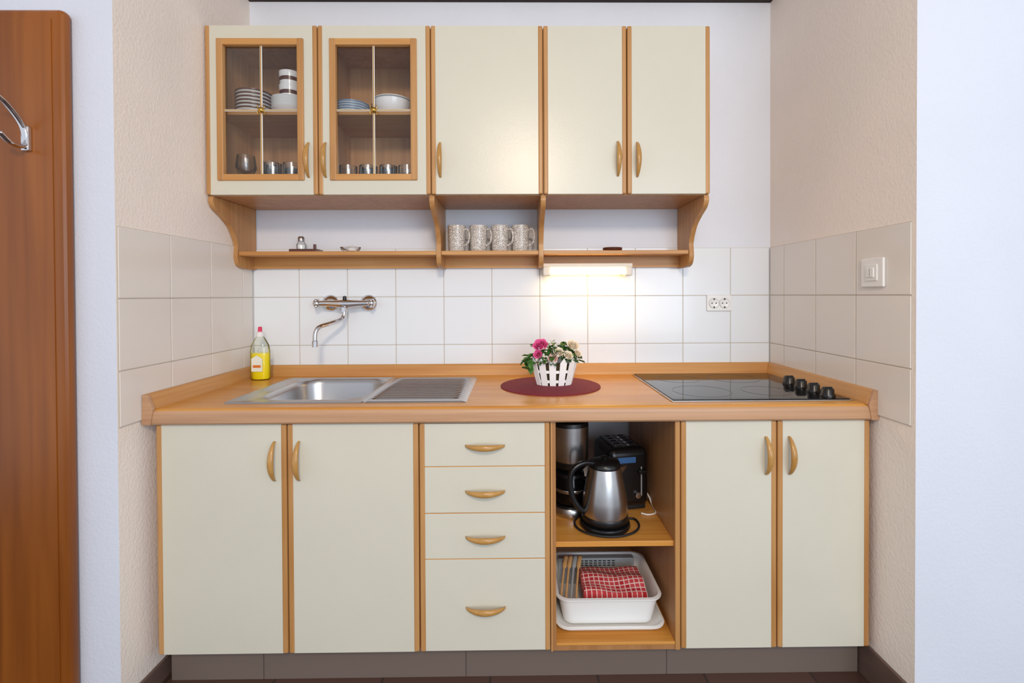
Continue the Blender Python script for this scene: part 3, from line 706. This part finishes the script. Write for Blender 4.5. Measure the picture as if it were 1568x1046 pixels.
lathe('head_skirt', [(0, .15), (.045, .15), (.059, .166), (.060, .181), (0, .181)], CC, 'black', cm)
lathe('lid', [(0, .325), (.045, .322), (.061, .312), (.0625, .299), (0, .299)], CC, 'black', cm)
box('water_tank', CC[0]-.048, CC[0]+.048, CC[1]+.035, CC[1]+.10, NS, NS+.31, 'black', cm, bevel=.01, bseg=3)

# ------------------------------------------------------------------ lower niche : tub, tray, towel
NB = ZB+0.0242
def tub(name, cx, cy, hx, hy, z0, z1, m_, rim=.008, taper=.025, th=.003, parent=None):
    L = []
    for (dx_, z, r_) in ((-taper-.02, z0, .02), (-taper, z0+.004, .03), (0, z1-.006, .035), (rim, z1-.005, .04), (rim+.001, z1, .04), (0, z1+.001, .036), (-th, z1-.003, .034), (-taper-th, z0+.008, .028), (-taper-.02, z0+.006, .02)):
        L.append([(x, y, z) for x, y in rrect(cx, cy, hx+dx_, hy+dx_, r_, 6)])
    return loops(name, L, m_, parent, capfirst=True)
wt = E('dish_drying_tub', (0.29, -0.41, NB+.03))
tub('drip_tray', 0.292, -0.415, 0.163, 0.135, NB, NB+.024, 'white_pl', rim=.006, taper=.012, parent=wt)
tub('tub', 0.290, -0.405, 0.158, 0.130, NB+.0085, NB+.102, 'white_pl', rim=.008, taper=.018, parent=wt)
box('drain_insert', 0.15, 0.42, -0.315, -0.29, NB+.012, NB+.104, 'greypl', wt, bevel=.003)
for i in range(12):
    for j in range(3): box('slot', 0.165+i*.016, 0.175+i*.016, -0.3162, -0.3145, NB+.078+j*.008, NB+.081+j*.008, 'blackm', wt)
# towel
vs = []; fs = []; nx, ny = 40, 24
for i in range(nx+1):
    for j in range(ny+1):
        u, v = i/nx, j/ny
        x = 0.212+.21*u; y = -0.505+.16*v
        z = NB+.084+.022*math.sin(v*math.pi)**.6+.003*math.sin(u*9)+.004*math.sin(v*13+u*3)
        if u < .02 or u > .98 or j == 0 or j == ny: z -= .025
        vs.append((x, y, z))
for i in range(nx):
    for j in range(ny):
        a = i*(ny+1)+j; fs.append((a, a+1, a+ny+2, a+ny+1))
tw = add('checkered_towel', vs, fs, 'towel', smooth=True)
md = tw.modifiers.new('thick', 'SOLIDIFY'); md.thickness = .006; md.offset = -1
ut = E('wooden_utensils', (0.18, -0.45, NB+.08))
for i in range(4):
    x = 0.152+i*.016
    tube('utensil', [(x-.01, -0.505, NB+.085), (x-.004, -0.47, NB+.096), (x+.010, -0.40, NB+.118), (x+.022, -0.355, NB+.135)], .005, 'tan' if i != 2 else 'greypl', ut, seg=8, flat=.5, rf=lambda t: .0035+.004*(t > .7))

# ------------------------------------------------------------------ lights
def area(name, loc, rot, size, energy, col, sy=None):
    ld = bpy.data.lights.new(name, 'AREA'); ld.energy = energy; ld.color = col; ld.size = size
    if sy: ld.shape = 'RECTANGLE'; ld.size_y = sy
    o = bpy.data.objects.new(name, ld); scene.collection.objects.link(o); o.location = loc; o.rotation_euler = rot
    return o
def aim(o, t):
    o.rotation_euler = (Vector(t)-o.location).to_track_quat('-Z', 'Y').to_euler()
a1 = area('window_daylight', (1.3, -4.2, 1.5), (0, 0, 0), 1.8, 50, (0.76, 0.88, 1.0), 1.6); aim(a1, (0, 0, 1.2))
a2 = area('ceiling_lamp', (0.12, -3.2, 2.38), (0, 0, 0), 0.3, 32, (1.0, 0.80, 0.60)); aim(a2, (0, -1.0, 0.8))
wd = bpy.data.worlds.new('world'); scene.world = wd; wd.use_nodes = True
bg = wd.node_tree.nodes['Background']; bg.inputs[0].default_value = (0.85, 0.905, 1.0, 1); bg.inputs[1].default_value = 0.96

# ------------------------------------------------------------------ camera
cd = bpy.data.cameras.new('camera'); cam = bpy.data.objects.new('camera', cd); scene.collection.objects.link(cam)
cd.sensor_width = 36; cd.lens = 16.76; cd.shift_x = -0.0075; cd.shift_y = -0.0406; cd.clip_start = 0.01
cam.matrix_world = Matrix.Translation((0, -1.995, 1.175)) @ Matrix.Rotation(-0.0105, 4, 'Z') @ Matrix.Rotation(math.pi/2-0.010, 4, 'X') @ Matrix.Rotation(-0.0045, 4, 'Z')
scene.camera = cam
